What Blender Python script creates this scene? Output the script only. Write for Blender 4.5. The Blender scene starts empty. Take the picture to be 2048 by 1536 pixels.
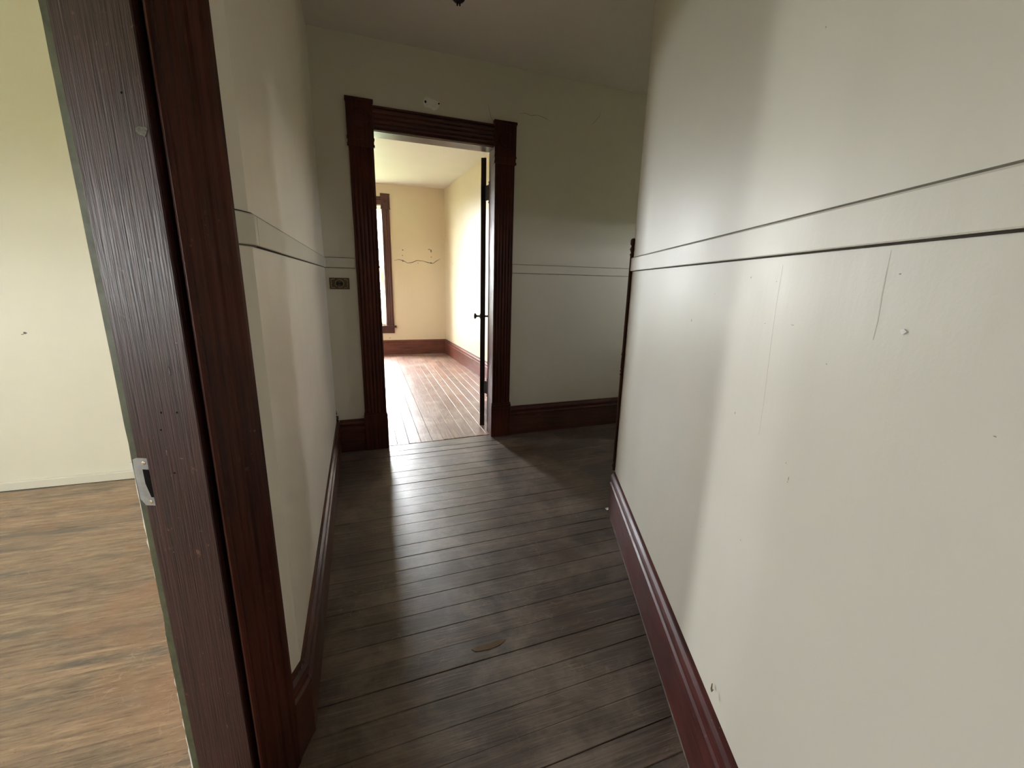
import bpy, bmesh, math, random
from mathutils import Vector, Matrix
random.seed(7)
S = bpy.context.scene
COL = S.collection
# ------------------------------------------------------------------ camera
FPX, PITCH, ROLL, CAMYAW, EYE = 848.0, math.radians(13.66), math.radians(1.36), math.radians(18.6), 1.28
Fh = Vector((math.sin(CAMYAW), math.cos(CAMYAW), 0)); R0 = Vector((math.cos(CAMYAW), -math.sin(CAMYAW), 0)); Z = Vector((0, 0, 1))
FW = math.cos(PITCH) * Fh - math.sin(PITCH) * Z
U0 = R0.cross(FW)
RT = math.cos(ROLL) * R0 + math.sin(ROLL) * U0
UP = -math.sin(ROLL) * R0 + math.cos(ROLL) * U0
cd = bpy.data.cameras.new('camera'); cam = bpy.data.objects.new('camera', cd); COL.objects.link(cam)
cd.sensor_fit = 'HORIZONTAL'; cd.sensor_width = 36.0; cd.lens = FPX / 2048 * 36.0
cd.clip_start = 0.02; cd.clip_end = 300
cam.matrix_world = Matrix(((RT.x, UP.x, -FW.x, 0), (RT.y, UP.y, -FW.y, 0), (RT.z, UP.z, -FW.z, EYE), (0, 0, 0, 1)))
S.camera = cam
# ------------------------------------------------------------------ sky and exposure
w = bpy.data.worlds.new('world'); S.world = w; w.use_nodes = True
bg = w.node_tree.nodes['Background']; bg.inputs['Color'].default_value = (0.93, 0.965, 1.0, 1); bg.inputs['Strength'].default_value = 38.0
S.view_settings.view_transform = 'Standard'; S.view_settings.look = 'None'; S.view_settings.gamma = 1.0
S.view_settings.use_curve_mapping = False
S.view_settings.exposure = 1.72
S.cycles.max_bounces = 24; S.cycles.diffuse_bounces = 12; S.cycles.glossy_bounces = 8; S.cycles.transparent_max_bounces = 16


def portal(name, loc, rot, sx, sy):
    """sampling guide for the sky light that enters by a window"""
    l = bpy.data.lights.new(name, 'AREA'); l.shape = 'RECTANGLE'; l.size = sx; l.size_y = sy
    l.cycles.is_portal = True
    o = bpy.data.objects.new(name, l); COL.objects.link(o); o.location = loc; o.rotation_euler = rot
    return o


# ------------------------------------------------------------------ plan of the place (metres)
CEIL = 2.745
TH = math.radians(21.4)
D = Vector((math.sin(TH), math.cos(TH), 0)); N = Vector((math.cos(TH), -math.sin(TH), 0))     # skewed part of the hall


def P(s, n, z=0.0):
    return D * s + N * n + Vector((0, 0, z))


NL, NLB, NR = -0.612, -0.745, 0.483          # skewed left wall face / back, right wall face
K = P(0.925, NL)                             # outside corner where the hall bends
SE = 2.245                                   # far end of the right wall
RC = P(SE, NR)


def yend(x): return 3.234 + 0.035 * x        # face of the end wall
def xleft(y): return K.x + (y - K.y) * (-0.275 - K.x) / (3.224 - K.y)


def ray(x, y):
    return FW + RT * ((x - 1024) / FPX) - UP * ((y - 768) / FPX)


def hit(x, y, p, n):
    d = ray(x, y); c = Vector((0, 0, EYE))
    return c + d * ((Vector(p) - c).dot(n) / d.dot(n))


# ------------------------------------------------------------------ materials
class NT:
    def __init__(s, name):
        s.m = bpy.data.materials.new(name); s.m.use_nodes = True; s.t = s.m.node_tree
        s.b = s.t.nodes['Principled BSDF']; s.out = s.t.nodes['Material Output']

    def n(s, typ, **kw):
        x = s.t.nodes.new(typ)
        for k, v in kw.items():
            if k.startswith('i_'):
                key = k[2:].replace('_', ' ')
                x.inputs[key].default_value = v
            else:
                setattr(x, k, v)
        return x

    def l(s, a, b): s.t.links.new(a, b)

    def coord(s, scale, rnd=False, rot=(0, 0, 0)):
        tc = s.n('ShaderNodeTexCoord'); mp = s.n('ShaderNodeMapping')
        mp.inputs['Scale'].default_value = scale; mp.inputs['Rotation'].default_value = rot
        s.l(tc.outputs['Object'], mp.inputs['Vector'])
        if rnd:
            oi = s.n('ShaderNodeObjectInfo'); mu = s.n('ShaderNodeMath', operation='MULTIPLY'); mu.inputs[1].default_value = 97.0
            s.l(oi.outputs['Random'], mu.inputs[0]); s.l(mu.outputs[0], mp.inputs['Location'])
        return mp.outputs['Vector']

    def noise(s, vec, scale, detail=4, rough=0.55, dist=0.0):
        x = s.n('ShaderNodeTexNoise'); x.inputs['Scale'].default_value = scale; x.inputs['Detail'].default_value = detail
        x.inputs['Roughness'].default_value = rough; x.inputs['Distortion'].default_value = dist
        s.l(vec, x.inputs['Vector']); return x.outputs['Fac']

    def ramp(s, fac, stops):
        r = s.n('ShaderNodeValToRGB'); e = r.color_ramp.elements
        while len(e) < len(stops): e.new(0.5)
        for i, (p, c) in enumerate(stops):
            e[i].position = p; e[i].color = (*c, 1) if len(c) == 3 else c
        s.l(fac, r.inputs['Fac']); return r.outputs['Color']

    def mix(s, fac, a, b, mode='MIX'):
        x = s.n('ShaderNodeMix', data_type='RGBA', blend_type=mode)
        for sock, v in ((x.inputs[0], fac), (x.inputs[6], a), (x.inputs[7], b)):
            if hasattr(v, 'is_linked'): s.l(v, sock)
            elif isinstance(v, (int, float)): sock.default_value = v
            else: sock.default_value = (*v, 1)
        return x.outputs[2]

    def gray(s, fac, lo, hi, a=0.0, b=1.0):
        x = s.n('ShaderNodeMapRange'); x.inputs['From Min'].default_value = lo; x.inputs['From Max'].default_value = hi
        x.inputs['To Min'].default_value = a; x.inputs['To Max'].default_value = b
        s.l(fac, x.inputs['Value']); return x.outputs['Result']

    def mul(s, a, b):
        x = s.n('ShaderNodeMath', operation='MULTIPLY')
        for k, v in enumerate((a, b)):
            if hasattr(v, 'is_linked'): s.l(v, x.inputs[k])
            else: x.inputs[k].default_value = v
        return x.outputs[0]

    def bump(s, h, strength, dist, prev=None):
        x = s.n('ShaderNodeBump'); x.inputs['Strength'].default_value = strength; x.inputs['Distance'].default_value = dist
        s.l(h, x.inputs['Height'])
        if prev is not None: s.l(prev, x.inputs['Normal'])
        return x.outputs['Normal']

    def done(s, color=None, rough=None, normal=None, spec=0.5, metal=0.0):
        for key, v in (('Base Color', color), ('Roughness', rough), ('Normal', normal)):
            if v is None: continue
            if hasattr(v, 'is_linked'): s.l(v, s.b.inputs[key])
            elif isinstance(v, (int, float)): s.b.inputs[key].default_value = v
            else: s.b.inputs[key].default_value = (*v, 1)
        s.b.inputs['Specular IOR Level'].default_value = spec; s.b.inputs['Metallic'].default_value = metal
        return s.m


def paint(name, base, rough=0.38, wav=0.35, dirt=0.25, spec=0.5):
    t = NT(name)
    v = t.coord((1, 1, 1)); vz = t.coord((1, 1, 0.25))
    big = t.noise(v, 1.3, 5, 0.6); fine = t.noise(v, 190, 2, 0.5); med = t.noise(vz, 7, 4, 0.5)
    c = t.mix(t.gray(big, 0.35, 0.75, 0.0, dirt), base, tuple(x * y for x, y in zip(base, (0.86, 0.84, 0.78))))
    spots = t.noise(v, 36, 2, 0.5)
    c = t.mix(t.gray(spots, 0.79, 0.82, 0, 0.35), c, tuple(x * 0.45 for x in base))
    n1 = t.bump(med, wav, 0.012); n2 = t.bump(fine, 0.10, 0.0012, n1)
    return t.done(c, t.gray(big, 0.3, 0.7, max(0.30, rough - 0.05), rough + 0.10), n2, spec)


def wood(name, scale, dark, light, rough=0.30, wear=0.5, tan=(0.20, 0.10, 0.05), spec=0.5, gb=0.35):
    """old varnished softwood; scale gives the stretch of the grain"""
    t = NT(name)
    v = t.coord(scale); u = t.coord((1, 1, 1))
    g = t.noise(v, 1.0, 6, 0.62, 0.35); g2 = t.noise(v, 3.1, 3, 0.6)
    c = t.ramp(g, [(0.30, dark), (0.55, tuple((a + b) / 2 for a, b in zip(dark, light))), (0.78, light)])
    blotch = t.noise(u, 3.2, 4, 0.6)
    c = t.mix(t.gray(blotch, 0.42, 0.70, 0, 0.45), c, tuple(x * 1.25 for x in light))
    c = t.mix(t.gray(g2, 0.60, 0.72, 0, 0.5), c, tuple(x * 0.6 for x in dark))
    chips = t.noise(u, 60, 3, 0.6); where = t.noise(u, 5.0, 3, 0.6)
    ch = t.mul(t.gray(chips, 0.66, 0.70), t.gray(where, 0.5, 0.62, 0, wear))
    c = t.mix(ch, c, tan)
    r = t.gray(blotch, 0.3, 0.7, max(0.30, rough - 0.07), rough + 0.16)
    n1 = t.bump(g2, gb, 0.0016)
    n2 = t.bump(chips, 0.08, 0.001, n1)
    return t.done(c, r, n2, spec)


def planks(name, scale, cols, rough, worn, wornamt, grain_bump=0.25, stain=None, red=None, scratch=0.4):
    t = NT(name)
    v = t.coord(scale, rnd=True); u = t.coord((1, 1, 1)); ur = t.coord((1, 1, 1), rnd=True)
    g = t.noise(v, 1.0, 6, 0.65, 0.6); g2 = t.noise(v, 2.6, 4, 0.65, 0.3)
    c = t.ramp(g, [(0.28, cols[0]), (0.52, cols[1]), (0.78, cols[2])])
    oi = t.n('ShaderNodeObjectInfo')
    c = t.mix(1.0, c, t.ramp(oi.outputs['Random'], [(0.0, (0.78, 0.76, 0.76)), (0.5, (1.0, 0.97, 0.94)), (1.0, (1.22, 1.14, 1.08))]), 'MULTIPLY')
    p1 = t.noise(u, 3.0, 6, 0.68, 0.4)
    c = t.mix(t.mul(t.gray(p1, 0.46, 0.66), wornamt), c, worn)
    if stain:
        st = tuple(max(1.0, k * 0.22) for k in scale)
        p2 = t.noise(t.coord(st), 1.0, 5, 0.62, 0.4)
        c = t.mix(t.gray(p2, 0.56, 0.66, 0, 0.8), c, stain)
    if red:
        p3 = t.noise(u, 1.9, 4, 0.6)
        c = t.mix(t.gray(p3, 0.52, 0.66, 0, 0.75), c, red)
    # scratches
    dv = t.n('ShaderNodeVectorMath', operation='ADD')
    nx = t.n('ShaderNodeTexNoise'); nx.inputs['Scale'].default_value = 9; t.l(u, nx.inputs['Vector'])
    sc = t.n('ShaderNodeVectorMath', operation='SCALE'); sc.inputs['Scale'].default_value = 0.12
    t.l(nx.outputs['Color'], sc.inputs[0]); t.l(u, dv.inputs[0]); t.l(sc.outputs[0], dv.inputs[1])
    vo = t.n('ShaderNodeTexVoronoi', feature='DISTANCE_TO_EDGE'); vo.inputs['Scale'].default_value = 21; t.l(dv.outputs[0], vo.inputs['Vector'])
    msk = t.noise(u, 16, 3, 0.6); zone = t.noise(u, 2.3, 2, 0.5)
    sm = t.mul(t.gray(vo.outputs['Distance'], 0.0, 0.035, 1, 0), t.mul(t.gray(msk, 0.5, 0.62), t.gray(zone, 0.44, 0.60, 0, scratch)))
    c = t.mix(sm, c, tuple(x * 1.9 for x in worn))
    fs = t.noise(t.coord(tuple(k * 2.8 for k in scale), rnd=True), 1.0, 3, 0.6, 0.2)
    c = t.mix(t.mul(t.gray(fs, 0.58, 0.70), t.gray(zone, 0.38, 0.62, 0.15, 0.75)), c, tuple(x * 1.25 for x in worn))
    c = t.mix(t.gray(fs, 0.42, 0.30, 0, 0.5), c, tuple(x * 0.5 for x in cols[0]))
    speck = t.noise(u, 130, 2, 0.6)
    c = t.mix(t.gray(speck, 0.66, 0.74, 0, 0.55), c, tuple(x * 0.35 for x in cols[0]))
    r = t.gray(p1, 0.36, 0.66, rough[0], rough[1])
    n1 = t.bump(g2, grain_bump, 0.0009)
    n2 = t.bump(t.noise(ur, 4.5, 3, 0.5), 0.35, 0.006, n1)
    return t.done(c, r, n2, 1.0)


def plain(name, c, rough=0.5, spec=0.4, metal=0.0, nscale=60, amt=0.25):
    t = NT(name); u = t.coord((1, 1, 1)); f = t.noise(u, nscale, 4, 0.6)
    cc = t.mix(t.gray(f, 0.35, 0.7, 0, amt), c, tuple(x * 0.45 for x in c))
    return t.done(cc, t.gray(f, 0.3, 0.7, max(0.05, rough - 0.08), min(1, rough + 0.1)), t.bump(f, 0.12, 0.001), spec, metal)


M = {}
M['hall'] = paint('cream_green_paint_hall', (0.70, 0.665, 0.57), 0.43, 0.22, spec=0.4)
M['hall_l'] = paint('cream_plaster_paint', (0.85, 0.785, 0.69), 0.40, 0.7, 0.4)
M['room'] = paint('pale_green_cream_paint', (0.83, 0.82, 0.70), 0.42, 0.25)
M['far'] = paint('cream_yellow_paint', (0.70, 0.61, 0.45), 0.36, 0.3)
M['ceil'] = paint('ceiling_paint', (0.70, 0.65, 0.61), 0.40, 0.2)
M['ceil_far'] = paint('ceiling_paint_warm', (0.74, 0.71, 0.68), 0.6, 0.2)
M['white'] = paint('white_trim_paint', (0.76, 0.75, 0.65), 0.35, 0.1, 0.2)
WD, WL = (0.016, 0.0042, 0.0026), (0.105, 0.0260, 0.0135)
M['wood_v'] = wood('mahogany_stained_wood_upright', (70, 70, 2.2), WD, WL, 0.36, spec=0.22)
M['wood_h'] = wood('mahogany_stained_wood_level', (5, 5, 80), WD, WL, wear=0.8)
M['jamb'] = wood('worn_jamb_wood', (85, 85, 2.4), (0.012, 0.0040, 0.0034), (0.066, 0.0200, 0.0155), 0.34, 0.8, spec=0.5, gb=1.0)
M['base'] = wood('red_baseboard_wood', (4, 4, 70), (0.030, 0.0070, 0.0060), (0.125, 0.027, 0.021), 0.38, 1.0, (0.20, 0.13, 0.10), spec=0.3)
M['far_base'] = wood('far_red_baseboard_wood', (4, 4, 70), (0.05, 0.015, 0.010), (0.20, 0.060, 0.036), 0.40, 0.6)
M['far_wood'] = wood('far_window_wood', (70, 70, 2.2), (0.035, 0.012, 0.010), (0.12, 0.042, 0.034), 0.35, 0.4)
M['door'] = wood('dark_door_wood', (60, 60, 2.0), (0.010, 0.0045, 0.003), (0.035, 0.014, 0.009), 0.35, 0.3)
M['plank_hall'] = planks('dark_hall_floorboards', (2.6, 75, 40), [(0.034, 0.024, 0.019), (0.086, 0.063, 0.050), (0.19, 0.143, 0.108)], (0.36, 0.48),
                         (0.24, 0.185, 0.140), 0.8, 0.7, None, (0.070, 0.030, 0.023), 0.4)
M['plank_room'] = planks('worn_bare_floorboards', (6.5, 55, 40), [(0.15, 0.108, 0.080), (0.36, 0.262, 0.190), (0.60, 0.46, 0.31)], (0.5, 0.68),
                         (0.46, 0.33, 0.235), 0.5, 0.3, (0.135, 0.128, 0.118), (0.40, 0.215, 0.13), 0.3)
M['plank_far'] = planks('worn_red_floorboards', (60, 3.0, 40), [(0.10, 0.055, 0.042), (0.25, 0.145, 0.115), (0.44, 0.31, 0.24)], (0.36, 0.50),
                        (0.44, 0.33, 0.26), 0.8, 0.6, None, (0.26, 0.095, 0.065), 0.5)
M['sub'] = plain('near_black', (0.008, 0.006, 0.005), 0.9, 0.1)  # near-black for subfloor, slot strip and flat hole pieces
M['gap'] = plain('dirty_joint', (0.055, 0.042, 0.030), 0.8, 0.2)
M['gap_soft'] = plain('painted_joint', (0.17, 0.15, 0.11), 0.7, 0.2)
M['steel'] = plain('dull_painted_steel', (0.40, 0.40, 0.39), 0.42, 0.5, 0.35, 40, 0.5)
M['iron'] = plain('black_iron', (0.012, 0.010, 0.009), 0.4, 0.5, 0.4)
M['brass'] = plain('tarnished_brass', (0.16, 0.11, 0.065), 0.32, 0.5, 0.9, 90, 0.8)
M['brass_hi'] = plain('rubbed_brass', (0.62, 0.50, 0.36), 0.28, 0.5, 0.9, 90, 0.3)
M['plaster'] = plain('bare_white_plaster', (0.90, 0.89, 0.84), 0.8, 0.2, 0, 50, 0.25)
M['olive'] = plain('olive_green_paint_edge', (0.105, 0.110, 0.060), 0.5, 0.4, 0, 40, 0.6)
M['mark'] = plain('grey_scuff', (0.20, 0.19, 0.16), 0.7, 0.2)
M['scuff'] = plain('soft_grey_scuff', (0.36, 0.345, 0.29), 0.6, 0.3)
M['faint'] = plain('faint_paint_line', (0.56, 0.54, 0.44), 0.5, 0.4)
M['tape'] = plain('tape_residue', (0.15, 0.125, 0.10), 0.5, 0.4, 0, 220, 0.95)
M['grass'] = plain('grass', (0.12, 0.145, 0.07), 0.9, 0.1, 0, 3, 0.5)
M['dust'] = plain('pale_worn_edge', (0.17, 0.14, 0.115), 0.7, 0.2, 0, 30, 0.9)
M['bare'] = plain('bare_splintered_wood', (0.17, 0.115, 0.062), 0.7, 0.2)


def glass():
    t = NT('window_glass'); tr = t.n('ShaderNodeBsdfTransparent'); gl = t.n('ShaderNodeBsdfGlossy'); gl.inputs['Roughness'].default_value = 0.02
    mx = t.n('ShaderNodeMixShader'); mx.inputs[0].default_value = 0.06
    t.l(tr.outputs[0], mx.inputs[1]); t.l(gl.outputs[0], mx.inputs[2]); t.l(mx.outputs[0], t.out.inputs['Surface'])
    return t.m


M['glass'] = glass()


# ------------------------------------------------------------------ mesh helpers
def V(*a): return Vector(a)


def mk(name, bm, mat, parent=None, kind=None, label=None, cat=None, group=None, smooth=False):
    bmesh.ops.recalc_face_normals(bm, faces=bm.faces[:])
    me = bpy.data.meshes.new(name); bm.to_mesh(me); bm.free()
    if mat: me.materials.append(M[mat])
    if smooth:
        for p in me.polygons: p.use_smooth = True
    o = bpy.data.objects.new(name, me); COL.objects.link(o)
    return tag(o, parent, kind, label, cat, group)


def tag(o, parent=None, kind=None, label=None, cat=None, group=None):
    if parent: o.parent = parent
    for k, v in (('kind', kind), ('label', label), ('category', cat), ('group', group)):
        if v: o[k] = v
    return o


def empty(name, loc=(0, 0, 0), **kw):
    o = bpy.data.objects.new(name, None); COL.objects.link(o); o.location = loc
    return tag(o, **kw)


def prism(bm, pts, z0, z1):
    """plan polygon pulled up from z0 to z1"""
    a = [bm.verts.new((p[0], p[1], z0)) for p in pts]; b = [bm.verts.new((p[0], p[1], z1)) for p in pts]
    bm.faces.new(a[::-1]); bm.faces.new(b)
    for i in range(len(pts)): bm.faces.new((a[i], a[(i + 1) % len(pts)], b[(i + 1) % len(pts)], b[i]))


def box(bm, x0, x1, y0, y1, z0, z1):
    prism(bm, [(x0, y0), (x1, y0), (x1, y1), (x0, y1)], z0, z1)


def loops(bm, rings, cap=True, closed=True):
    vs = [[bm.verts.new(p) for p in r] for r in rings]
    n = len(vs[0])
    for a, b in zip(vs, vs[1:]):
        for i in range(n if closed else n - 1):
            bm.faces.new((a[i], a[(i + 1) % n], b[(i + 1) % n], b[i]))
    if cap:
        bm.faces.new(vs[0][::-1]); bm.faces.new(vs[-1])


def sweep(bm, prof, path, side=1):
    """profile [(out, z)] carried along a plan polyline, mitred at its corners; out points to the left (side=1) or right of the path"""
    path = [Vector((p[0], p[1], 0)) for p in path]; rings = []
    for i, p in enumerate(path):
        ds = []
        if i > 0: ds.append((path[i] - path[i - 1]).normalized())
        if i < len(path) - 1: ds.append((path[i + 1] - path[i]).normalized())
        ns = [Vector((-d.y, d.x, 0)) * side for d in ds]
        m = sum(ns, Vector()).normalized(); m = m / m.dot(ns[0])
        rings.append([p + m * o + Vector((0, 0, z)) for o, z in prof])
    loops(bm, rings)


def upright(bm, prof, org, uax, wax, z0, z1):
    """profile [(u, w)] pulled straight up"""
    loops(bm, [[org + uax * u + wax * w_ + Vector((0, 0, z)) for u, w_ in prof] for z in (z0, z1)])


def along(bm, prof, org, aax, bax, t, l0, l1):
    loops(bm, [[org + aax * a + bax * b + t * l for a, b in prof] for l in (l0, l1)])


def lathe(bm, prof, org, ax, seg=14):
    ax = ax.normalized(); e = ax.orthogonal().normalized(); f = ax.cross(e)
    loops(bm, [[org + ax * h + (e * math.cos(2 * math.pi * k / seg) + f * math.sin(2 * math.pi * k / seg)) * max(r, 1e-4) for k in range(seg)] for r, h in prof])


def slab_on(bm, pts, nrm, th):
    """thin piece with outline pts lying on a surface with normal nrm"""
    a = [bm.verts.new(p) for p in pts]; b = [bm.verts.new(p + nrm * th) for p in pts]
    bm.faces.new(a); bm.faces.new(b[::-1])
    for i in range(len(pts)): bm.faces.new((a[i], b[i], b[(i + 1) % len(pts)], a[(i + 1) % len(pts)]))


def B(): return bmesh.new()


def reeded(wd, th, n=5, edge=0.014):
    """casing profile: flat edges and n rounded reeds"""
    pr = [(0, 0), (0, th * 0.75), (0.004, th)]
    pr.append((edge, th)); x = edge; st = (wd - 2 * edge) / n
    for k in range(n):
        pr += [(x + 0.003, th - 0.006), (x + st * 0.28, th - 0.0015), (x + st * 0.5, th), (x + st * 0.78, th - 0.0015), (x + st - 0.001, th - 0.006)]
        x += st
    pr += [(wd - edge, th), (wd - 0.004, th), (wd, th * 0.75), (wd, 0)]
    return pr


BB = [(0, 0), (0.020, 0), (0.020, 0.172), (0.0235, 0.176), (0.0235, 0.186), (0.017, 0.192), (0.0165, 0.204), (0.021, 0.212), (0.0225, 0.222), (0.019, 0.232), (0.010, 0.240), (0.009, 0.248), (0, 0.250)]
RAIL0, RAIL1 = 1.342, 1.405
RP = [(0, RAIL0), (0.009, RAIL0), (0.010, RAIL0 + 0.002), (0.010, RAIL1 - 0.003), (0.008, RAIL1), (0, RAIL1)]


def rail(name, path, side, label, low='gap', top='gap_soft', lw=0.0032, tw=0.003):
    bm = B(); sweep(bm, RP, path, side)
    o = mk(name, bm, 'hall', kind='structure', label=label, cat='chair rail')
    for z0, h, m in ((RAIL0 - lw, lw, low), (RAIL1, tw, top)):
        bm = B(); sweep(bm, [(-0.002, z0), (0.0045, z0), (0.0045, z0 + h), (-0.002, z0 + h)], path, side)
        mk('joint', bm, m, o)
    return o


# ------------------------------------------------------------------ walls of the hall
DS0, DS1, DTOP = -0.165, 0.728, 2.16          # rough opening of the side doorway, along the skewed wall
bm = B()
prism(bm, [P(DS1, NL), K, (-0.275, 3.30), (-0.40, 3.30), P(DS1 + 0.02, NLB)], 0, CEIL)
prism(bm, [P(DS0, NL), P(DS1, NL), P(DS1, NLB), P(DS0, NLB)], DTOP, CEIL)
prism(bm, [P(-2.4, NL), P(DS0, NL), P(DS0, NLB), P(-2.4, NLB)], 0, CEIL)
wall_left = mk('wall_left', bm, 'hall_l', kind='structure', label='cream plastered hall wall bending beside the side doorway', cat='wall')
bm = B()
prism(bm, [P(-2.4, NR), RC, (3.5, RC.y), (3.5, RC.y - 0.12), (RC.x + 0.14, RC.y - 0.12), P(-2.4, NR + 0.12)], 0, CEIL)
wall_right = mk('wall_right', bm, 'hall', kind='structure', label='large pale green cream hall wall with chair rail and dents', cat='wall')
# end wall with the doorway to the far room
OX0, OX1, OTOP = 0.07, 0.942, 2.235
WT = 0.15
bm = B()
for x0, x1, z0, z1 in ((-0.42, OX0, 0, CEIL), (OX0, OX1, OTOP, CEIL), (OX1, 3.5, 0, CEIL)):
    prism(bm, [(x0, yend(x0)), (x1, yend(x1)), (x1, yend(x1) + WT), (x0, yend(x0) + WT)], z0, z1)
wall_end = mk('wall_end', bm, 'hall', kind='structure', label='shaded olive cream end wall around the dark doorway', cat='wall')

bm = B(); prism(bm, [P(-2.4, NLB), P(-2.4, NR + 0.12), P(-2.52, NR + 0.12), P(-2.52, NLB)], 0, CEIL)
mk('wall_back', bm, 'hall', kind='structure', label='cream wall at the near end of the hall', cat='wall')
bm = B(); prism(bm, [(-0.40, 3.32), P(0.9, NLB), P(-2.55, NLB), P(-2.55, 0.7), (3.65, 1.5), (3.65, 3.45), (-0.40, 3.3)], CEIL, CEIL + 0.1)
ceiling = mk('ceiling', bm, 'ceil', kind='structure', label='dull pinkish grey plaster ceiling over the hall', cat='ceiling')

# chair rails
E0 = Vector((-0.275, yend(-0.275), 0))
lw_dir = (E0 - K).normalized(); kk = K + lw_dir * 0.024
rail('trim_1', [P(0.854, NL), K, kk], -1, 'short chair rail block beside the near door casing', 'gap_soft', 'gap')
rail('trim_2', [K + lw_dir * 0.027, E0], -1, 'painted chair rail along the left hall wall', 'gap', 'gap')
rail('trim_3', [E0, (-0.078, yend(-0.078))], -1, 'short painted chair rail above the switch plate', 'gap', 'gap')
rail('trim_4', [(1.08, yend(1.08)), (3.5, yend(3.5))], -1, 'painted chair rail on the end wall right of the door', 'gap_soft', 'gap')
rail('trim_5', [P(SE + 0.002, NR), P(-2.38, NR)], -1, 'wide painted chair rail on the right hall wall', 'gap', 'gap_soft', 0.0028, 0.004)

# baseboards
bm = B(); sweep(bm, BB, [P(0.85, NL), K, E0 + Vector((0, -0.0, 0))], -1)
bb_left = mk('baseboard_left', bm, 'wood_h', kind='structure', label='dark stained baseboard bending along the left hall wall', cat='baseboard')
bm = B(); sweep(bm, BB, [E0 + Vector((0.021, 0, 0)), (-0.08, yend(-0.08))], -1)
mk('baseboard_end', bm, 'wood_h', kind='structure', label='short dark baseboard in the corner under the switch plate', cat='baseboard')
bm = B(); sweep(bm, BB, [(1.085, yend(1.085)), (3.5, yend(3.5))], -1)
mk('baseboard_far_end', bm, 'wood_h', kind='structure', label='dark red baseboard on the end wall right of the door', cat='baseboard')
bm = B(); sweep(bm, BB, [P(SE - 0.015, NR), P(-2.38, NR)], -1)
bb_right = mk('baseboard_right', bm, 'base', kind='structure', label='scuffed red baseboard along the right hall wall', cat='baseboard')

bm = B(); sweep(bm, [(0.0195, 0), (0.0212, 0), (0.0212, 0.006), (0.0195, 0.008)], [P(SE - 0.02, NR), P(-2.38, NR)], -1)
mk('worn_edge', bm, 'dust', bb_right, label='pale worn lower edge')
# turned corner guard on the far edge of the right wall
guard = empty('trim_6', (RC.x - 0.002, RC.y + 0.004, 0), kind='structure', label='slender turned wooden guard on the right wall corner', cat='corner guard')
bm = B(); lathe(bm, [(0.0115, 0.32), (0.0115, 0.80)], V(0, 0, 0), Z, 14); lathe(bm, [(0.0115, 0.93), (0.0115, 1.415)], V(0, 0, 0), Z, 14)
mk('rod', bm, 'wood_v', guard, smooth=False)
bm = B(); lathe(bm, [(0.0115, 0.80), (0.014, 0.805), (0.014, 0.812), (0.0105, 0.816), (0.0145, 0.826), (0.0105, 0.836), (0.013, 0.842), (0.013, 0.90), (0.0105, 0.905), (0.0145, 0.912), (0.0115, 0.93)], V(0, 0, 0), Z, 14)
mk('collar', bm, 'wood_v', guard, smooth=True)
bm = B(); lathe(bm, [(0.006, 0.252), (0.012, 0.256), (0.008, 0.264), (0.015, 0.282), (0.008, 0.300), (0.014, 0.308), (0.0115, 0.32)], V(0, 0, 0), Z, 14)
mk('finial', bm, 'wood_v', guard, smooth=True)
bm = B(); lathe(bm, [(0.0115, 1.415), (0.0145, 1.422), (0.009, 1.430), (0.016, 1.447), (0.009, 1.463), (0.015, 1.470), (0.015, 1.490), (0.011, 1.497), (0.004, 1.500)], V(0, 0, 0), Z, 14)
mk('finial', bm, 'wood_v', guard, smooth=True)

# ------------------------------------------------------------------ side doorway (near left)
dw = empty('door_1', P(0.3, -0.68), kind='structure', label='dark wooden frame of the open side doorway without its door', cat='door frame')
I = dw.matrix_world.inverted() if False else None


def dpart(name, bm, mat, parent=dw, smooth=False, label=None):
    off = P(0.3, -0.68)
    for v in bm.verts: v.co -= off
    return mk(name, bm, mat, parent, smooth=smooth, label=label)


def casing_prof(inner_bead=True):
    # (u along +D away from the opening, w out into the hall); undercut bead at the inner edge
    pr = [(0.016, 0.0), (0.016, 0.006), (0.006, 0.010), (0.002, 0.014), (0.001, 0.018), (0.003, 0.0215), (0.008, 0.0225), (0.0125, 0.020), (0.014, 0.016)]
    x = 0.018
    pr += [(x, 0.019), (0.040, 0.0205), (0.0435, 0.017), (0.047, 0.0165), (0.052, 0.020), (0.062, 0.0215), (0.072, 0.020), (0.0765, 0.0165), (0.080, 0.017), (0.084, 0.0205),
           (0.104, 0.0215), (0.108, 0.018), (0.112, 0.0185), (0.117, 0.022), (0.128, 0.0235), (0.138, 0.022), (0.142, 0.017), (0.142, 0.0)]
    return pr


HEADZ = 2.13
bm = B(); upright(bm, casing_prof(), P(0.713, NL), D, N, 0, HEADZ); dpart('casing', bm, 'wood_v')
bm = B(); upright(bm, [(-u, w_) for u, w_ in casing_prof()], P(-0.145, NL), D, N, 0, HEADZ); dpart('casing', bm, 'wood_v')
bm = B(); along(bm, [(u, w_) for u, w_ in casing_prof()], P(0, NL, HEADZ), Z, N, D, -0.145 - 0.142, 0.713 + 0.142); dpart('head_casing', bm, 'wood_h')
# jambs: a proud stop on the hall side and a rabbet for the missing door on the room side
def jamb(sface, sgn):
    q = lambda s, n: P(sface + sgn * s, n)
    bm = B(); upright_pts = [q(0.0, -0.613), q(0.002, -0.6115), q(0.021, -0.6115), q(0.021, -0.745), q(0.003, -0.745), q(0.003, -0.7245), q(0.001, -0.7240), q(0, -0.7225)]
    prism(bm, upright_pts, 0, HEADZ); return bm


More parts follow.
